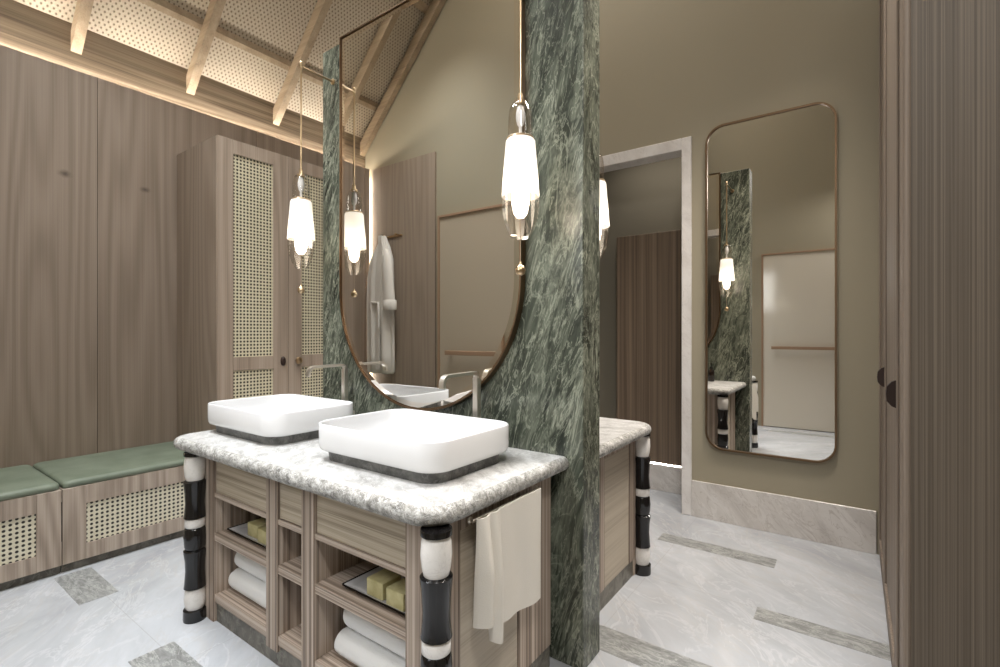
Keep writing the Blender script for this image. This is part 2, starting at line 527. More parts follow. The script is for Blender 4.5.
# back wall: near part left of the recess, the return, and the recess
m = MB()
wall_poly(m, -4.3, -1.75, YB-.1, YB)
wall_poly(m, -1.85, -1.75, YREC-.1, YB-.09)
wall_poly(m, -1.85, .95, YREC-.1, YREC)
struct(m.build('wall_back', 'paint'))
m = MB(); m.box(XR, XR+.1, YREC-.1, 3.62, 0, 3.4); struct(m.build('wall_right', 'paint'))
m = MB(); m.box(-4.3, -4.16, -.3, 3.7, 0, 3.5); wl = struct(m.build('wall_left', 'paint'))
m = MB()
for y0, y1 in ((-.03, .028), (.03, 1.048), (1.05, 2.098), (2.1, 3.148), (3.15, 3.5)):
    m.box(XW-.03, XW, y0+.0008, y1, 0, 2.92, .0006, 1)
m.build('wall_panelling', 'wall_wood', wl)
m = MB(); m.box(-3.99, -3.12, YB, YB+.02, 0, 2.92); m.build('wall_panelling', 'back_wood', bpy.data.objects['wall_back'])
# wall plate
m = MB(); m.box(-4.16, XB, -.08, 3.5, 2.84, 3.30); struct(m.build('trim_1', 'beam'))
# slit window added to carry the recess fill light, unseen behind the viewer
m = MB()
for a, b, c, d in ((-1.72, -1.69, .9, 2.6), (-1.21, -1.18, .9, 2.6), (-1.69, -1.21, .9, .93), (-1.69, -1.21, 2.57, 2.6)): m.box(a, b, YREC-.002, YREC+.02, c, d)
w = struct(m.build('added_window_1', 'skirt'))
m = MB(); m.box(-1.69, -1.21, YREC, YREC+.006, .93, 2.57); m.build('pane', 'added_pane', w)
# light strips hidden behind the panelling
m = MB(); m.box(-4.112, -4.094, -.02, 3.48, 2.895, 2.903); o = m.build('light_strip', 'led')
tag(o, 'warm LED strip hidden behind the top of the wood panelling', 'light')
m = MB(); m.box(-4.09, -4.05, -.026, -.020, .2, 2.84); o = m.build('light_strip', 'led')
tag(o, 'upright LED strip in the corner behind the hanging bathrobe', 'light')

# roof
m = MB()
for sgn in (0, 1):
    xs = (-4.3, -1.7) if not sgn else (-1.7, .95)
    (xa, xb) = xs
    m.prism([(xa, roof(xa)), (xb, roof(xb)), (xb, roof(xb)+.06), (xa, roof(xa)+.06)], 'Y', -.62, 3.65)
struct(m.build('ceiling', 'ceiling'))
RD = .182   # rafter depth, plumb
raf = [(-.07, 'oak rafter lying against the back gable wall, seen in the round-bottomed mirror'),
       (.285, 'oak rafter seen only in the round-bottomed mirror, next to the gable rafter'),
       (.944, 'oak rafter nearest the top corner above the wood panelled wall, over the bench'),
       (1.624, 'oak rafter above the plain panelling just before the caned wardrobe'),
       (2.312, 'oak rafter directly above the caned wardrobe doors'),
       (2.99, 'oak rafter beyond the wardrobe, behind the green marble slab')]
for y, lb in raf:
    m = MB()
    xa, xb = -4.13, -1.7
    m.prism([(xa, roof(xa)-RD), (xa+.0, roof(xa)-.051), (xb, roof(xb)-.051), (xb, roof(xb)-RD*1.2)], 'Y', y, y+.056)
    m.bm.normal_update()
    tag(m.build('rafter', 'rafter'), lb, 'beam', 'rafters of the woven ceiling')
for xbat, lb in ((-3.885, 'lower oak batten crossing the woven ceiling mat'), (-3.2, 'upper oak batten crossing the woven ceiling mat')):
    m = MB(); m.prism([(xbat, roof(xbat)-.05), (xbat+.026, roof(xbat+.026)-.05), (xbat+.026, roof(xbat+.026)-.002), (xbat, roof(xbat)-.002)], 'Y', -.08, 3.5)
    tag(m.build('batten', 'rafter'), lb, 'beam')

# marble door surround, skirting
m = MB()
m.box(-.973, -.907, YF-.012, YF+.125, 0, 2.605, .004, 1)
m.box(-1.99, -.973, YF-.012, YF+.125, 2.522, 2.605, .004, 1)
m.box(-1.99, -1.92, YF-.012, YF+.125, 0, 2.522, .004, 1)
struct(m.build('trim_2', 'surround'))
m = MB(); m.box(-.906, .10, YF-.012, YF+.01, 0, .245, .002, 1); struct(m.build('baseboard_front', 'skirt'))

# the space beyond the doorway
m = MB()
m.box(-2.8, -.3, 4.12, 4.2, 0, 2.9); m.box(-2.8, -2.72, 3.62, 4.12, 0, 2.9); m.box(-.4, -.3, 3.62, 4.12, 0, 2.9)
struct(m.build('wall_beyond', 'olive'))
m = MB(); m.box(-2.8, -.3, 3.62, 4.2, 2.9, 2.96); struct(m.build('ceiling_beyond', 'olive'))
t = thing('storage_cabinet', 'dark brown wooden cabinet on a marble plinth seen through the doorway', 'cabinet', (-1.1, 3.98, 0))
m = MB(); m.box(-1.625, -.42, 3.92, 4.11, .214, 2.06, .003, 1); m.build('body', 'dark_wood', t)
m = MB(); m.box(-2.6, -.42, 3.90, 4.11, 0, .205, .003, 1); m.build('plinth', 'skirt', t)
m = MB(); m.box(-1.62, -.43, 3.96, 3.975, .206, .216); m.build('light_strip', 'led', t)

# framed doors in the back wall, both seen only in mirrors
def panel_door(name, x0, x1, y, ztop, pm, rail):
    m = MB(); m.box(x0, x1, y-.03, y+.006, .01, ztop)
    d = struct(m.build(name, pm))
    m = MB()
    w = .022
    m.box(x0-w, x0, y-.03, y+.018, 0, ztop+w, .002, 1); m.box(x1, x1+w, y-.03, y+.018, 0, ztop+w, .002, 1); m.box(x0, x1, y-.03, y+.018, ztop, ztop+w, .002, 1)
    m.build('door_frame', 'frame_wood', d)
    m = MB(); m.box(x0+.1, x1-.03, y+.035, y+.055, rail-.02, rail+.02, .004, 2)
    m.box(x0+.13, x0+.15, y+.005, y+.036, rail-.01, rail+.01); m.box(x1-.1, x1-.08, y+.005, y+.036, rail-.01, rail+.01)
    m.build('rail', 'frame_wood', d)
    return d
panel_door('door_1', -3.06, -2.2, YB+.012, 2.30, 'panel_beige', 1.08)
panel_door('door_2', -1.0, -.1, YREC+.012, 2.30, 'panel_light', 1.06)

# ------------------------------------------------------------------ bench
def bench_unit(y0, y1, label, cy0, cy1):
    t = thing('bench', label, 'bench', (-3.7, (y0+y1)/2, 0), 'caned bench units along the panelled wall')
    m = MB()
    X0, X1 = XW+.002, -3.335
    m.box(X0, X1-.03, y0+.002, y1-.002, .045, .437)
    z0, z1 = .127, .342
    m.box(X1-.03, X1, y0+.002, cy0, .045, .437, .0015, 1); m.box(X1-.03, X1, cy1, y1-.002, .045, .437, .0015, 1)
    m.box(X1-.03, X1, cy0, cy1, .045, z0); m.box(X1-.03, X1, cy0, cy1, z1, .437)
    m.build('frame', 'bench_wood', t)
    m = MB(); m.box(X1-.03, X1-.008, cy0, cy1, z0, z1); m.build('cane_panel', 'bench_cane', t)
    m = MB(); m.box(X0, X1-.025, y0+.002, y1-.002, 0, .045); m.build('plinth', 'plinth', t)
    m = MB(); m.box(X1-.002, X1+.0006, y1-.0035, y1-.0005, .17, .375); m.build('finger_slot', 'gap', t)  # dark strip stands in for the shade inside the slot
    return t
bench_unit(-.05, .728, 'caned wooden bench unit at the picture edge, under the shorter-looking cushion', .05, .629)
bench_unit(.728, 1.508, 'caned wooden bench unit between the first bench unit and the tall wardrobe', .828, 1.42)

def cushion(y0, y1, label):
    m = MB()
    x0, x1, r = XW+.004, -3.34, .03
    z0, z1 = .438, .492
    loops = []
    for dz, ins in ((0, .006), (.004, 0), (.02, 0), (.03, .004), (.036, .014), (.039, .04)):
        loops.append(rrect(x0+ins, x1-ins, y0+ins, y1-ins, .03, z0+dz, 6))
    m.loft(loops)
    o = m.build('seat_cushion', 'cushion', None, True, 60)
    return tag(o, label, 'cushion', 'green bench cushions')
cushion(-.05, .724, 'sage green seat cushion at the picture edge end of the bench')
cushion(.732, 1.504, 'sage green seat cushion against the side of the tall wardrobe')

# ------------------------------------------------------------------ wardrobe
t = thing('wardrobe', 'tall taupe oak wardrobe with cane doors at the end of the bench', 'wardrobe', (-3.69, 2.0, 0))
m = MB()
m.box(XW+.002, -3.40, 1.51, 1.53, 0, 2.55); m.box(XW+.002, -3.40, 2.49, 2.51, 0, 2.55)
m.box(XW+.002, -3.40, 1.53, 2.49, 2.53, 2.55); m.box(XW+.002, XW+.02, 1.53, 2.49, 0, 2.53); m.box(XW+.02, -3.40, 1.53, 2.49, .0, .05)
m.build('carcass', 'wall_wood', t)
for y0, y1, k in ((1.51, 2.0035, 0), (2.0065, 2.51, 1)):
    fx0, fx1 = -3.396, -3.37
    c0, c1 = (1.612, 1.89) if k == 0 else (2.112, 2.40)
    m = MB()
    m.box(fx0, fx1, y0, c0, .05, 2.548, .0015, 1); m.box(fx0, fx1, c1, y1, .05, 2.548, .0015, 1)
    for z0, z1 in ((.05, .16), (1.0, 1.09), (2.456, 2.548)):
        m.box(fx0, fx1, c0, c1, z0, z1)
    d = m.build('door', 'cab_wood', t)
    for z0, z1 in ((.16, 1.0), (1.09, 2.456)):
        m = MB(); m.box(fx0, fx1-.008, c0, c1, z0, z1); m.build('cane_panel', 'cane', d)
    yk = 1.962 if k == 0 else 2.073
    m = MB()
    if k == 0:
        m.loft([[(fx1+dx, yk + r*.018*math.cos(a*PI/8), 1.05 + r*.034*math.sin(a*PI/8)) for a in range(16)] for dx, r in ((0, 1), (.01, 1), (.016, .8), (.018, .4))])
        h = m.build('handle', 'leather', d, True); h['label'] = 'dark leather oval pull'
    else:
        m.lathe([(.008, 0), (.008, .015), (.024, .018), (.027, .026), (.024, .034), (.012, .038)], (fx1, yk, 1.05), 24, 'X')
        h = m.build('handle', 'brass', d, True); h['label'] = 'round brass knob'

# ------------------------------------------------------------------ green slab
SX0, SX1, SY0, SY1, SH = -2.42, -.811, 1.645, 1.79, 2.825
m = MB(); m.box(SX0, SX1, SY0, SY1, 0, SH, .004, 2)
tag(m.build('marble_slab', 'green'), 'tall freestanding slab of veined green marble between the two vanities', 'partition')

def slab_mirror(label):
    cx, R, zc, zt = -1.6425, .578, 1.472, 2.825
    yb, yf = SY0-.002, SY0-.035
    def outline(ins, y, n=40):
        r = R - ins
        pts = [(cx+r, y, zt-ins), (cx-r, y, zt-ins)]
        for k in range(n+1):
            a = PI + PI*k/n
            pts.append((cx + r*math.cos(a), y, zc + r*math.sin(a)))
        return pts
    t = thing('wall_mirror', label, 'mirror', (cx, yb, .894))
    m = MB(); m.loft([outline(.012, yb), outline(0, yb), outline(0, yf), outline(.006, yf), outline(.006, yf+.006), outline(.012, yf+.006)], cap0=False, cap1=False)
    m.build('rim', 'bronze', t)
    m = MB(); m.loft([outline(.006, yf+.007), outline(.036, yf+.0058)], cap0=False, cap1=False)
    m.build('bevel', 'bevel', t)
    m = MB(); v = [m.bm.verts.new(p) for p in outline(.036, yf+.0058)]; m.bm.faces.new(v); 
    g = m.build('glass', 'mirror', t)
    return t
sm = slab_mirror('tall round-bottomed mirror on the green slab facing the two white basins')
dup(sm, (-1.6425, 2*1.7175-(SY0-.002), .894), True, 'round-bottomed mirror on the far face of the green slab, seen only in reflection')

# ------------------------------------------------------------------ vanity
VX0, VX1, VY0, VY1 = -2.43, -.922, .99, 1.60
def vanity():
    t = thing('vanity_cabinet', 'open striped oak vanity cabinet under the two white basins', 'cabinet', (-1.665, 1.33, 0))
    m = MB()
    top = .732
    # uprights on the front
    for a, b in ((VX0, -2.249), (-1.819, -1.743), (-1.584, -1.51), (-1.057, VX1)):
        m.box(a, b, VY0, VY0+.03, .0 if a in (VX0, -1.057) else .06, top, .002, 1)
    # inner partitions
    for x in (-2.262, -1.812, -1.762, -1.578, -1.528, -1.058):
        m.box(x, x+.014, VY0+.03, VY1-.02, .085, top)
    m.box(VX0+.02, VX1-.03, VY1-.03, VY1-.005, .085, top)
    m.box(VX0, VX0+.02, VY0+.03, VY1-.05, .085, top); 
    m.build('carcass', 'vanity_v', t)
    # end frame and pale side panel
    m = MB(); m.box(VX1-.022, VX1, VY0, 1.08, .085, top, .002, 1); m.box(VX1-.022, VX1, 1.384, VY1, .085, top, .002, 1); m.box(VX1-.022, VX1-.002, 1.08, 1.384, .68, top)
    m.build('end_frame', 'vanity_v', t)
    m = MB(); m.box(VX1-.022, VX1-.004, 1.08, 1.38, .085, .68, .002, 1); m.build('side_panel', 'side', t)
    m = MB()
    for a, b, zt in ((-2.249, -1.819, .558), (-1.743, -1.584, .555), (-1.51, -1.057, .558)):
        m.box(a, b, VY0+.006, VY0+.03, zt-.018, zt)
    m.build('drawer_rail', 'vanity_h', t)
    for a, b in ((-2.249, -1.819), (-1.743, -1.584), (-1.51, -1.057)):
        m = MB(); m.box(a+.002, b-.002, VY0+.012, VY0+.03, .56, top-.002, .0015, 1)
        m.box(a+.002, b-.002, VY0+.03, VY1-.06, .565, .575)
        m.build('drawer', 'drawer', t)
    for a, b in ((-2.249, -1.812), (-1.748, -1.578), (-1.514, -1.057)):
        for z0, z1 in ((.352, .385), (.085, .12)):
            m = MB(); m.box(a, b, VY0+.006, VY1-.03, z0, z1, .001, 1); m.build('shelf', 'vanity_h', t)
    m = MB(); m.box(VX0+.02, VX1-.006, VY0+.014, VY1, 0, .085); m.build('plinth', 'plinth', t)
    for px in (-2.345, -.902):
        py = .957
        m = MB()
        m.lathe([(.045, 0), (.046, .01), (.045, .047), (.036, .05), (.030, .052), (.030, .138), (.036, .14), (.043, .142), (.041, .155), (.037, .215), (.039, .26), (.044, .295), (.044, .303), (.036, .308),
                 (.041, .322), (.0435, .36), (.041, .395), (.036, .405), (.030, .407), (.030, .443), (.038, .445), (.043, .447), (.0405, .462), (.037, .51), (.040, .56), (.044, .598), (.044, .606), (.036, .61),
                 (.030, .612), (.030, .713), (.037, .715), (.043, .717), (.043, .728), (.042, .7325)], (px, py, 0), 32)
        post = m.build('post', 'black', t, True, 50)
        for prof in ([(.034, .61), (.039, .63), (.0425, .665), (.040, .70), (.036, .715)], [(.036, .405), (.039, .408), (.039, .442), (.036, .445)], [(.034, .05), (.040, .07), (.042, .095), (.039, .125), (.035, .14)]):
            m = MB(); m.lathe(prof, (px, py, 0), 32); bd = m.build('bead', 'whitestone', post, True, 50); bd['label'] = 'white marble bead of the black post'
    return t
va = vanity()
MIRY = 2*1.7175
CXV = -1.665
va2 = va
def counter(label):
    t = thing('countertop', label, 'countertop', (CXV, 1.3, .733))
    x0, x1, y0, y1 = -2.535, -.870, .912, 1.644
    z0, th = .733, .052
    # the broad top, and a rough hewn rounded edge
    def lp(ins, z): return rrect(x0+ins, x1-ins, y0+ins, y1+.1-ins, .1-ins*.5, z, 10)
    m = MB()
    prof = []
    for k in range(0, 9):
        a = -PI/2 + PI*k/8
        prof.append((.024*(1-math.cos(a)), z0+th/2 + th/2*math.sin(a)))
    loops = []
    rnd = random.Random(3)
    for ins, z in prof:
        L = lp(ins, z); loops.append(L)
    m.loft(loops, cap0=True, cap1=False)
    # keep it in front of the slab
    geom = m.bm.verts[:]+m.bm.edges[:]+m.bm.faces[:]
    bmesh.ops.bisect_plane(m.bm, geom=geom, plane_co=(0, y1, 0), plane_no=(0, 1, 0), clear_outer=True)
    m.build('edge', 'counter_edge', t, True, 60)
    m = MB(); v = [m.bm.verts.new(p) for p in lp(.024, z0+th)]; m.bm.faces.new(v)
    bmesh.ops.bisect_plane(m.bm, geom=m.bm.verts[:]+m.bm.edges[:]+m.bm.faces[:], plane_co=(0, y1, 0), plane_no=(0, 1, 0), clear_outer=True)
    m.build('top', 'counter', t)
    return t
ct = counter('grey marble countertop with rough rounded edge carrying the two basins')

# the vanity on the far side: its mirror twin
v2 = dup(va, (-1.665, MIRY-1.33+.035, 0), True, 'vanity cabinet on the far side of the green slab, towards the rounded wall mirror')
c2 = dup(ct, (CXV, MIRY-1.3+.018, .733), True, 'marble countertop on the far side of the green slab, by the doorway')

M['footstone'] = veined('dark grey honed stone', [(.3, (62, 62, 60)), (.5, (90, 89, 86)), (.7, (124, 123, 119))], [(20, .03, (150, 149, 146), .5)], .4, (0, 0, 0), (1, 1, 1), 0, .4, 18)
# ------------------------------------------------------------------ basins and taps
ZC = .785
def basin(x0, x1, y0, y1, label):
    t = thing('basin', label, 'basin', ((x0+x1)/2, (y0+y1)/2, ZC), 'white vessel basins')
    zr = .922; r = .085
    def L(ins, z, rr=None): return rrect(x0+ins, x1-ins, y0+ins, y1-ins, (rr or r)-ins*.6, z, 10)
    m = MB()
    m.loft([L(.045, ZC+.036), L(.016, ZC+.037), L(.006, ZC+.042), L(.001, ZC+.053), L(0, ZC+.07), L(0, zr-.004), L(.0015, zr-.001), L(.004, zr), L(.007, zr-.001), L(.0085, zr-.004),
            L(.010, zr-.03), L(.016, zr-.07), L(.032, zr-.092), L(.07, zr-.098), L(.13, zr-.101)])
    m.build('bowl', 'ceramic', t, True, 50)
    m = MB(); m.loft([L(.032, ZC), L(.028, ZC+.037)]); m.build('foot', 'footstone', t, True, 50)
    m = MB(); cx, cy = (x0+x1)/2, (y0+y1)/2
    m.lathe([(.026, zr-.101), (.026, zr-.097), (.02, zr-.094), (.006, zr-.094)], (cx, cy, 0), 24); m.build('drain', 'nickel', t, True)
    return t
basin(-2.52, -1.905, 1.055, 1.50, 'white rounded-square basin at the bench end of the countertop')
basin(-1.635, -1.005, 1.055, 1.50, 'white rounded-square basin nearest the corner where the hand towel hangs')

def faucet(x, label):
    y = 1.585
    t = thing('faucet', label, 'faucet', (x, y, ZC), 'tall basin faucets')
    m = MB()
    m.box(x-.0125, x+.0125, y-.0125, y+.0125, ZC, 1.068, .002, 2)
    m.build('post', 'nickel', t)
    m = MB(); m.lathe([(.024, ZC), (.024, ZC+.006), (.02, ZC+.008), (.012, ZC+.008)], (x, y, 0), 24); m.build('base', 'nickel', t, True)
    m = MB()
    pts = []
    for k in range(7):       # bend at the top of the post
        a = PI/2*k/6
        pts.append((y-.02+.02*math.cos(a), 1.068+.02*math.sin(a)))
    pts += [(y-.18, 1.086)]
    for k in range(1, 7):
        a = PI/2*k/6
        pts.append((y-.18-.03*math.sin(a), 1.056+.03*math.cos(a)))
    pts.append((y-.21, 1.04))
    loops = []
    for i, p in enumerate(pts):
        a = Vector(pts[max(i-1, 0)]); c = Vector(pts[min(i+1, len(pts)-1)])
        d = (c-a).normalized(); n = Vector((-d.y, d.x))
        q = Vector(p)
        h = .006
        loops.append([(x-.0125, (q+n*h).x, (q+n*h).y), (x+.0125, (q+n*h).x, (q+n*h).y), (x+.0125, (q-n*h).x, (q-n*h).y), (x-.0125, (q-n*h).x, (q-n*h).y)])
    m.loft(loops); m.build('spout', 'nickel', t, True, 30)
    m = MB(); m.lathe([(.008, .0125), (.008, .04), (.011, .042), (.011, .07), (.009, .073)], (x, y, .847), 16, 'X'); m.build('lever', 'nickel', t, True)
    return t
faucet(-2.14, 'tall square-bent faucet over the basin at the bench end')
faucet(-1.266, 'tall square-bent faucet over the basin nearest the hand towel')

# ------------------------------------------------------------------ things on the vanity shelves
def soap_tray(x0, x1, y0, y1, z, label):
    t = thing('soap_tray', label, 'tray', ((x0+x1)/2, (y0+y1)/2, z), 'soap trays')
    m = MB()
    m.loft([rrect(x0+.02, x1-.02, y0+.02, y1-.02, .006, z), rrect(x0, x1, y0, y1, .008, z+.012), rrect(x0, x1, y0, y1, .008, z+.014), rrect(x0+.006, x1-.006, y0+.006, y1-.006, .006, z+.013), rrect(x0+.024, x1-.024, y0+.024, y1-.024, .005, z+.005)])
    m.build('dish', 'traymat', t)
    m = MB(); m.loft([rrect(x0-.001, x1+.001, y0-.001, y1+.001, .009, z+.0125), rrect(x0-.001, x1+.001, y0-.001, y1+.001, .009, z+.0155), rrect(x0+.004, x1-.004, y0+.004, y1-.004, .007, z+.0155), rrect(x0+.004, x1-.004, y0+.004, y1-.004, .007, z+.0125)], closed=True)
    m.build('edge', 'gap', t)
    return t
M['traymat'] = plain('pale glazed tray', (186, 184, 184), .15)
def soap(x, y, z, label):
    m = MB(); m.box(x-.04, x+.04, y-.04, y+.04, z, z+.055, .004, 2)
    tag(m.build('soap', 'soap', None, True, 35), label, 'soap', 'square olive soap blocks')
soap_tray(-2.215, -1.895, 1.03, 1.23, .386, 'pale soap tray on the shelf under the drawer at the bench end')
soap(-2.057, 1.10, .392, 'olive soap block with its full top showing, in the bench end tray')
soap(-1.957, 1.09, .392, 'olive soap block half hidden behind the upright, in the bench end tray')
soap_tray(-1.41, -1.085, 1.03, 1.23, .386, 'pale soap tray on the shelf nearest the front corner post')
soap(-1.264, 1.09, .392, 'olive soap block away from the corner post, in the nearer tray')
soap(-1.163, 1.085, .392, 'olive soap block beside the front corner post, in the nearer tray')
def tumbler(x, y, label):
    m = MB(); z = .386
    m.lathe([(.030, z), (.034, z+.11), (.032, z+.11), (.028, z+.008), (.004, z+.008)], (x, y, 0), 24)
    tag(m.build('glass_tumbler', 'clear', None, True, 50), label, 'glass', 'clear tumblers')
tumbler(-1.36, 1.29, 'clear glass tumbler behind the tray nearest the corner post')
tumbler(-2.06, 1.29, 'clear glass tumbler behind the bench end soap tray')

def towel_roll(x0, x1, y, z, r, label, seed):
    rnd = random.Random(seed)
    m = MB(); loops = []
    n = 36
    for fx, fr in ((0, .25), (.0, .55), (.012, .82), (.035, .96), (.08, 1), (.3, 1.01), (.5, 1.0), (.7, 1.01), (.92, 1), (.965, .96), (.988, .82), (1, .55), (1, .25)):
        lp = []
        for k in range(n):
            a = 2*PI*k/n
            spiral = 1 + .03*math.cos(a-2.2) + .012*math.sin(3*a+seed) + .006*math.sin(5*a+fx*9+seed)
            step = -.05*max(0, 1-abs(((a-.9-seed) % (2*PI))-.2)/.25)
            lp.append((x0+(x1-x0)*fx, y + r*fr*(spiral+step)*math.cos(a)*1.05, z + r*fr*(spiral+step)*math.sin(a)*.97))
        loops.append(lp)
    m.loft(loops)
    tag(m.build('rolled_towel', 'towel', None, True, 80), label, 'towel', 'rolled white towels')
towel_roll(-2.235, -1.83, 1.085, .166, .045, 'white towel roll lying low in front, bottom shelf at the bench end', 1)
towel_roll(-2.20, -1.83, 1.187, .166, .045, 'white towel roll lying low at the back, bottom shelf at the bench end', 2)
towel_roll(-2.225, -1.83, 1.112, .255, .050, 'white towel roll on top of two others, shelf at the bench end', 3)
towel_roll(-1.475, -1.07, 1.085, .166, .045, 'white towel roll lying low in front, bottom shelf beside the corner post', 4)
towel_roll(-1.44, -1.07, 1.187, .166, .045, 'white towel roll lying low at the back, bottom shelf beside the corner post', 5)
towel_roll(-1.45, -1.07, 1.112, .265, .054, 'white towel roll on top of two others, beside the corner post', 6)

# hand towel and its rail on the end of the vanity
t = thing('towel_rail', 'thin pale rail under the countertop end holding the hand towel', 'rail', (-.89, 1.27, .71))
m = MB(); m.tube([(-.886, 1.088, .712), (-.886, 1.458, .712)], .0055); m.build('bar', 'nickel', t, True)
for y in (1.093, 1.453):
    m = MB(); m.lathe([(.010, -.9), (.010, -.896), (.005, -.894), (.005, -.884)], (0, y, .712), 16, 'X'); m.build('bracket', 'nickel', t, True)

def hand_towel():
    m = MB()
    ny, nz = 96, 34
    def pt(u, v, side):
        # u along the rail, v down; the end nearest the post is gathered in two soft folds
        y = 1.095 + u*.352
        k = min(1, v*2.0)
        if u < .17: drop, b = .302, .040*math.sin(PI*min(1, u/.165))**.8
        elif u < .31: drop, b = .372 + .012*math.sin((u-.17)*22), .030*math.sin(PI*min(1, (u-.17)/.14))**.9
        else: drop, b = .350 + .028*(u-.31)/.69, .005*math.sin((u-.31)*14+.4)
        z = .719 - v*drop
        x = -.876 + b*(.25+.75*k) + (.004 if side else 0)
        y -= .016*max(0, 1-u/.31)*k*v
        return (x, y, z)
    grid = {}
    for s in (0, 1):
        for i in range(ny+1):
            for j in range(nz+1):
                p = Vector(pt(i/ny, j/nz, s)); grid[s, i, j] = m.bm.verts.new(p)
    F = m.bm.faces.new
    for i in range(ny):
        for j in range(nz):
            for s in (0, 1):
                F((grid[s, i, j], grid[s, i+1, j], grid[s, i+1, j+1], grid[s, i, j+1]))
    for i in range(ny):
        for j in (0, nz): F((grid[0, i, j], grid[0, i+1, j], grid[1, i+1, j], grid[1, i, j]))
    for j in range(nz):
        for i in (0, ny): F((grid[0, i, j], grid[0, i, j+1], grid[1, i, j+1], grid[1, i, j]))
    o = m.build('hand_towel', 'towel2', None, True, 60)
    tag(o, 'pale hand towel hanging over the end of the vanity beside the green slab', 'towel')
M['towel2'] = plain('pale linen towel', (222, 217, 208), .95, 0, .1); cloth_bump(M['towel2'], 240, .3)
hand_towel()

# ------------------------------------------------------------------ pendants
def pendant(x, y, ywall, label):
    zt = 2.642
    t = thing('pendant_lamp', label, 'lamp', (x, y, zt), 'glass pendants hung from the green slab')
    s = 1 if ywall > y else -1
    m = MB(); m.tube([(x, y-.008*s, zt-.01), (x, ywall, zt-.01)], .006)
    m.lathe([(.006, 0), (.016, .002), (.016, .01)] if s > 0 else [(.016, -.01), (.016, -.002), (.006, 0)], (x, ywall-.01*s, zt-.01), 16, 'Y')
    m.build('arm', 'brass', t, True)
    m = MB(); m.tube([(x, y, zt+.012), (x, y, 2.075)], .0045); m.lathe([(.007, zt-.022), (.008, zt-.02), (.008, zt+.012), (.005, zt+.016)], (x, y, 0), 16)
    m.build('rod', 'brass', t, True)
    m = MB(); m.lathe([(.008, 2.10), (.010, 2.09), (.010, 2.076), (.020, 2.072), (.020, 2.062), (.006, 2.058)][::-1], (x, y, 0), 20); m.build('cap', 'brass', t, True)
    m = MB(); m.lathe([(.006, 2.06), (.012, 2.052), (.0165, 2.03), (.0165, 2.01), (.012, 1.99), (.006, 1.982), (.006, 1.939)][::-1], (x, y, 0), 20); m.build('lamp_holder', 'ceramic', t, True)
    m = MB(); m.lathe([(.048, 1.936), (.0485, 1.941), (.0455, 1.944), (.0445, 1.939)], (x, y, 0), 32, cap=False); m.build('collar', 'brass', t, True)
    m = MB()
    G = [(.018, 2.07), (.030, 2.062), (.038, 2.045), (.042, 2.02), (.044, 1.936)]
    m.lathe(G[::-1], (x, y, 0), 32, cap=False)
    m.build('glass_dome', 'glass', t, True, 20)
    m = MB()
    G2 = [(.0655, 1.775), (.0665, 1.73), (.065, 1.69), (.058, 1.65), (.044, 1.61), (.03, 1.588)]
    m.lathe(G2[::-1], (x, y, 0), 10, cap=False)
    m.build('glass_bell', 'glass', t, True, 20)
    m = MB()
    m.lathe([(.067, 1.735), (.063, 1.80), (.056, 1.88), (.052, 1.930), (.047, 1.937), (.02, 1.938)], (x, y, 0), 36, cap=False)
    m.build('shade', 'frost', t, True, 40)
    m = MB()
    m.lathe([(.012, 1.66), (.024, 1.675), (.031, 1.71), (.031, 1.75), (.026, 1.79), (.012, 1.81)], (x, y, 0), 24)
    m.build('bulb', 'bulb', t, True, 60)
    m = MB(); m.tube([(x, y, 1.655), (x, y, 1.49)], .0013, 6); m.build('pull_cord', 'cord', t)
    m = MB(); m.lathe([(.003, 1.505), (.005, 1.50), (.006, 1.493), (.0145, 1.488), (.019, 1.474), (.0145, 1.46), (.004, 1.455)][::-1], (x, y, 0), 20); m.build('ball', 'brass', t, True, 60)
    return t
pendant(-2.32, 1.45, SY0, 'glass pendant lamp in front of the caned wardrobe doors')
pendant(-.96, 1.45, SY0, 'large glass pendant lamp nearest the viewer, over the nearer basin')
pendant(-.96, 2.06, SY1, 'glass pendant lamp half hidden behind the green slab, by the doorway')
c2.scale = (1.04, -1.05, 1)

# ------------------------------------------------------------------ rounded wall mirror by the doorway
t = thing('wall_mirror', 'tall rounded rectangular mirror on the olive wall beside the doorway', 'mirror', (-.447, YF, .457))
def out(ins, y):
    L = rrect(-.812+ins, -.084-ins, .478+ins, 2.63-ins, .115-ins, 0, 14)
    return [(a, y, b) for a, b, _ in L]
m = MB(); m.loft([out(.02, YF-.001), out(0, YF-.001), out(0, YF-.03), out(.011, YF-.03), out(.011, YF-.016), out(.02, YF-.016)], cap0=False, cap1=False)
m.build('rim', 'bronze', t)
m = MB(); m.bm.faces.new([m.bm.verts.new(p) for p in out(.011, YF-.018)]); m.build('glass', 'mirror', t)

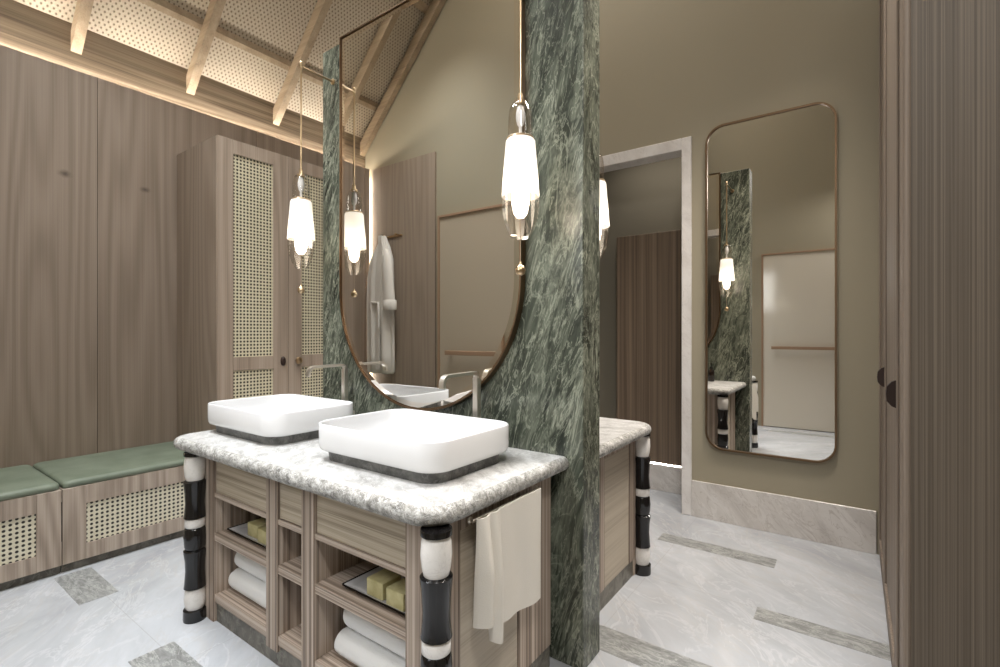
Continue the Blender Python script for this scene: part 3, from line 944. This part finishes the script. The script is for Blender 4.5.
# ------------------------------------------------------------------ tall cabinet at the right
CX0, CY0, CY1 = .11, 1.707, 3.488
t = thing('tall_cabinet', 'tall grey brown oak cabinet filling the edge beside the olive wall', 'cabinet', (.44, 2.6, 0))
m = MB()
m.box(CX0+.03, XR-.004, CY0+.03, CY1, 0, 3.18)
m.build('carcass', 'right_wood', t)
m = MB(); m.box(CX0+.006, XR-.004, CY0, CY0+.03, 0, 3.18, .002, 1); m.build('end_panel', 'right_wood', t)
m = MB(); m.loft([[(CX0+.004+.009*math.cos(a*PI/6), CY0+.004+.009*math.sin(a*PI/6), z) for a in range(12)] for z in (0, 3.18)]); m.build('corner_bead', 'lit_door_wood', t, True)
for y0, y1, yh in ((CY0+.03, 2.12, 2.08), (2.12, 2.90, 2.86), (2.90, CY1, None)):
    m = MB(); m.box(CX0+.008, CX0+.03, y0+.002, y1-.002, .03, 3.18, .002, 1)
    m.box(CX0, CX0+.008, y0+.002, y0+.05, .03, 3.18, .002, 1); m.box(CX0, CX0+.008, y1-.06, y1-.002, .03, 3.18, .002, 1)
    m.box(CX0, CX0+.008, y0+.05, y1-.06, .03, .11); m.box(CX0, CX0+.008, y0+.05, y1-.06, 3.10, 3.18)
    d = m.build('door', 'lit_door_wood', t)
    if yh:
        m = MB(); zc = 1.05
        m.prism([(CX0+.001, zc+.046), (CX0-.012, zc+.040), (CX0-.024, zc+.024), (CX0-.026, zc), (CX0-.024, zc-.024), (CX0-.012, zc-.040), (CX0+.001, zc-.046)], 'Y', yh-.012, yh+.012)
        h = m.build('handle', 'leather', d); h['label'] = 'dark leather half-round pull'

# ------------------------------------------------------------------ soap bottle on the far counter (seen in the wall mirror)
bx, by = -1.13, 1.90
t = thing('soap_bottle', 'dark pump bottle on the far countertop, seen in the rounded mirror', 'bottle', (bx, by, ZC))
m = MB(); m.lathe([(.026, ZC), (.03, ZC+.004), (.03, ZC+.09), (.026, ZC+.104), (.013, ZC+.114), (.012, ZC+.125)], (bx, by, 0), 24); m.build('body', 'amber', t, True, 50)
m = MB(); m.lathe([(.014, ZC+.125), (.014, ZC+.138), (.005, ZC+.14), (.005, ZC+.165), (.009, ZC+.167), (.009, ZC+.176)], (bx, by, 0), 16)
m.box(bx-.006, bx+.006, by, by+.035, ZC+.168, ZC+.175, .002, 1); m.build('pump', 'black', t, True, 40)

# ------------------------------------------------------------------ bathrobe on its hook (seen in the vanity mirror)
t = thing('hook_rail', 'small brass bar with two pegs on the wood wall holding the bathrobe', 'hook', (-3.66, YB+.02, 2.2))
m = MB(); m.box(-3.77, -3.55, YB+.02, YB+.03, 2.195, 2.215, .002, 1); m.build('plate', 'brass', t)
for x in (-3.74, -3.58):
    m = MB(); m.lathe([(.006, 0), (.006, .045), (.012, .048), (.012, .056), (.006, .058)], (x, YB+.03, 2.205), 16, 'Y'); m.build('peg', 'brass', t, True)

def robe():
    t = thing('bathrobe', 'long white bathrobe hanging from the hook, seen in the round-bottomed mirror', 'bathrobe', (-3.74, YB+.07, 2.2))
    cy = YB+.085
    def ring(cx, z, w, d, ph, amp, n=64):
        return [(cx + w*math.cos(2*PI*k/n) + .006*math.sin(9*2*PI*k/n+ph), cy + d*math.sin(2*PI*k/n)*(1+amp*math.sin(7*2*PI*k/n+ph)), z) for k in range(n)]
    m = MB()
    m.loft([ring(-3.74, 2.205, .018, .012, 0, 0), ring(-3.745, 2.19, .03, .018, 0, .1), ring(-3.755, 2.10, .085, .04, .2, .2), ring(-3.775, 1.98, .155, .05, .4, .3), ring(-3.79, 1.8, .185, .055, .6, .35),
            ring(-3.795, 1.55, .19, .055, .8, .4), ring(-3.79, 1.3, .19, .055, 1, .45), ring(-3.785, 1.05, .19, .058, 1.2, .5), ring(-3.78, .88, .185, .06, 1.3, .5), ring(-3.78, .86, .17, .045, 1.3, .4)])
    m.build('body', 'robe', t, True, 80)
    m = MB()   # the sleeve hanging forward
    def sr(cx, cyy, z, w, d, n=28): return [(cx+w*math.cos(2*PI*k/n), cyy+d*math.sin(2*PI*k/n), z+.03*math.cos(2*PI*k/n)*0) for k in range(n)]
    m.loft([sr(-3.70, cy+.02, 2.07, .03, .02), sr(-3.665, cy+.035, 1.98, .065, .034), sr(-3.635, cy+.045, 1.8, .068, .038), sr(-3.61, cy+.05, 1.6, .07, .04), sr(-3.60, cy+.05, 1.48, .075, .045), sr(-3.60, cy+.05, 1.475, .06, .034), sr(-3.60, cy+.05, 1.55, .055, .03)])
    m.build('sleeve', 'robe', t, True, 60)
    m = MB()
    m.loft([[(-3.6+w*math.cos(2*PI*k/28), cy+.05+d*math.sin(2*PI*k/28), z) for k in range(28)] for w, d, z in ((.072, .042, 1.57), (.079, .049, 1.565), (.081, .05, 1.48), (.078, .047, 1.474))], cap0=False, cap1=False)
    m.build('cuff', 'robe', t, True, 60)
    m = MB()   # shawl collar
    m.loft([[(x-w, cy+.052, z), (x-w, cy+.064, z), (x+w, cy+.066, z), (x+w, cy+.05, z)] for x, w, z in ((-3.73, .018, 2.2), (-3.72, .03, 2.08), (-3.735, .036, 1.95), (-3.755, .036, 1.75), (-3.76, .03, 1.5), (-3.765, .026, 1.2), (-3.765, .024, .9))])
    m.build('collar', 'robe', t, True, 60)
    m = MB()
    m.tube([(-3.86, cy+.058, 1.56), (-3.80, cy+.068, 1.55), (-3.74, cy+.07, 1.55), (-3.735, cy+.072, 1.45), (-3.74, cy+.068, 1.3)], .012, 8); m.build('belt', 'robe', t, True, 60)
robe()
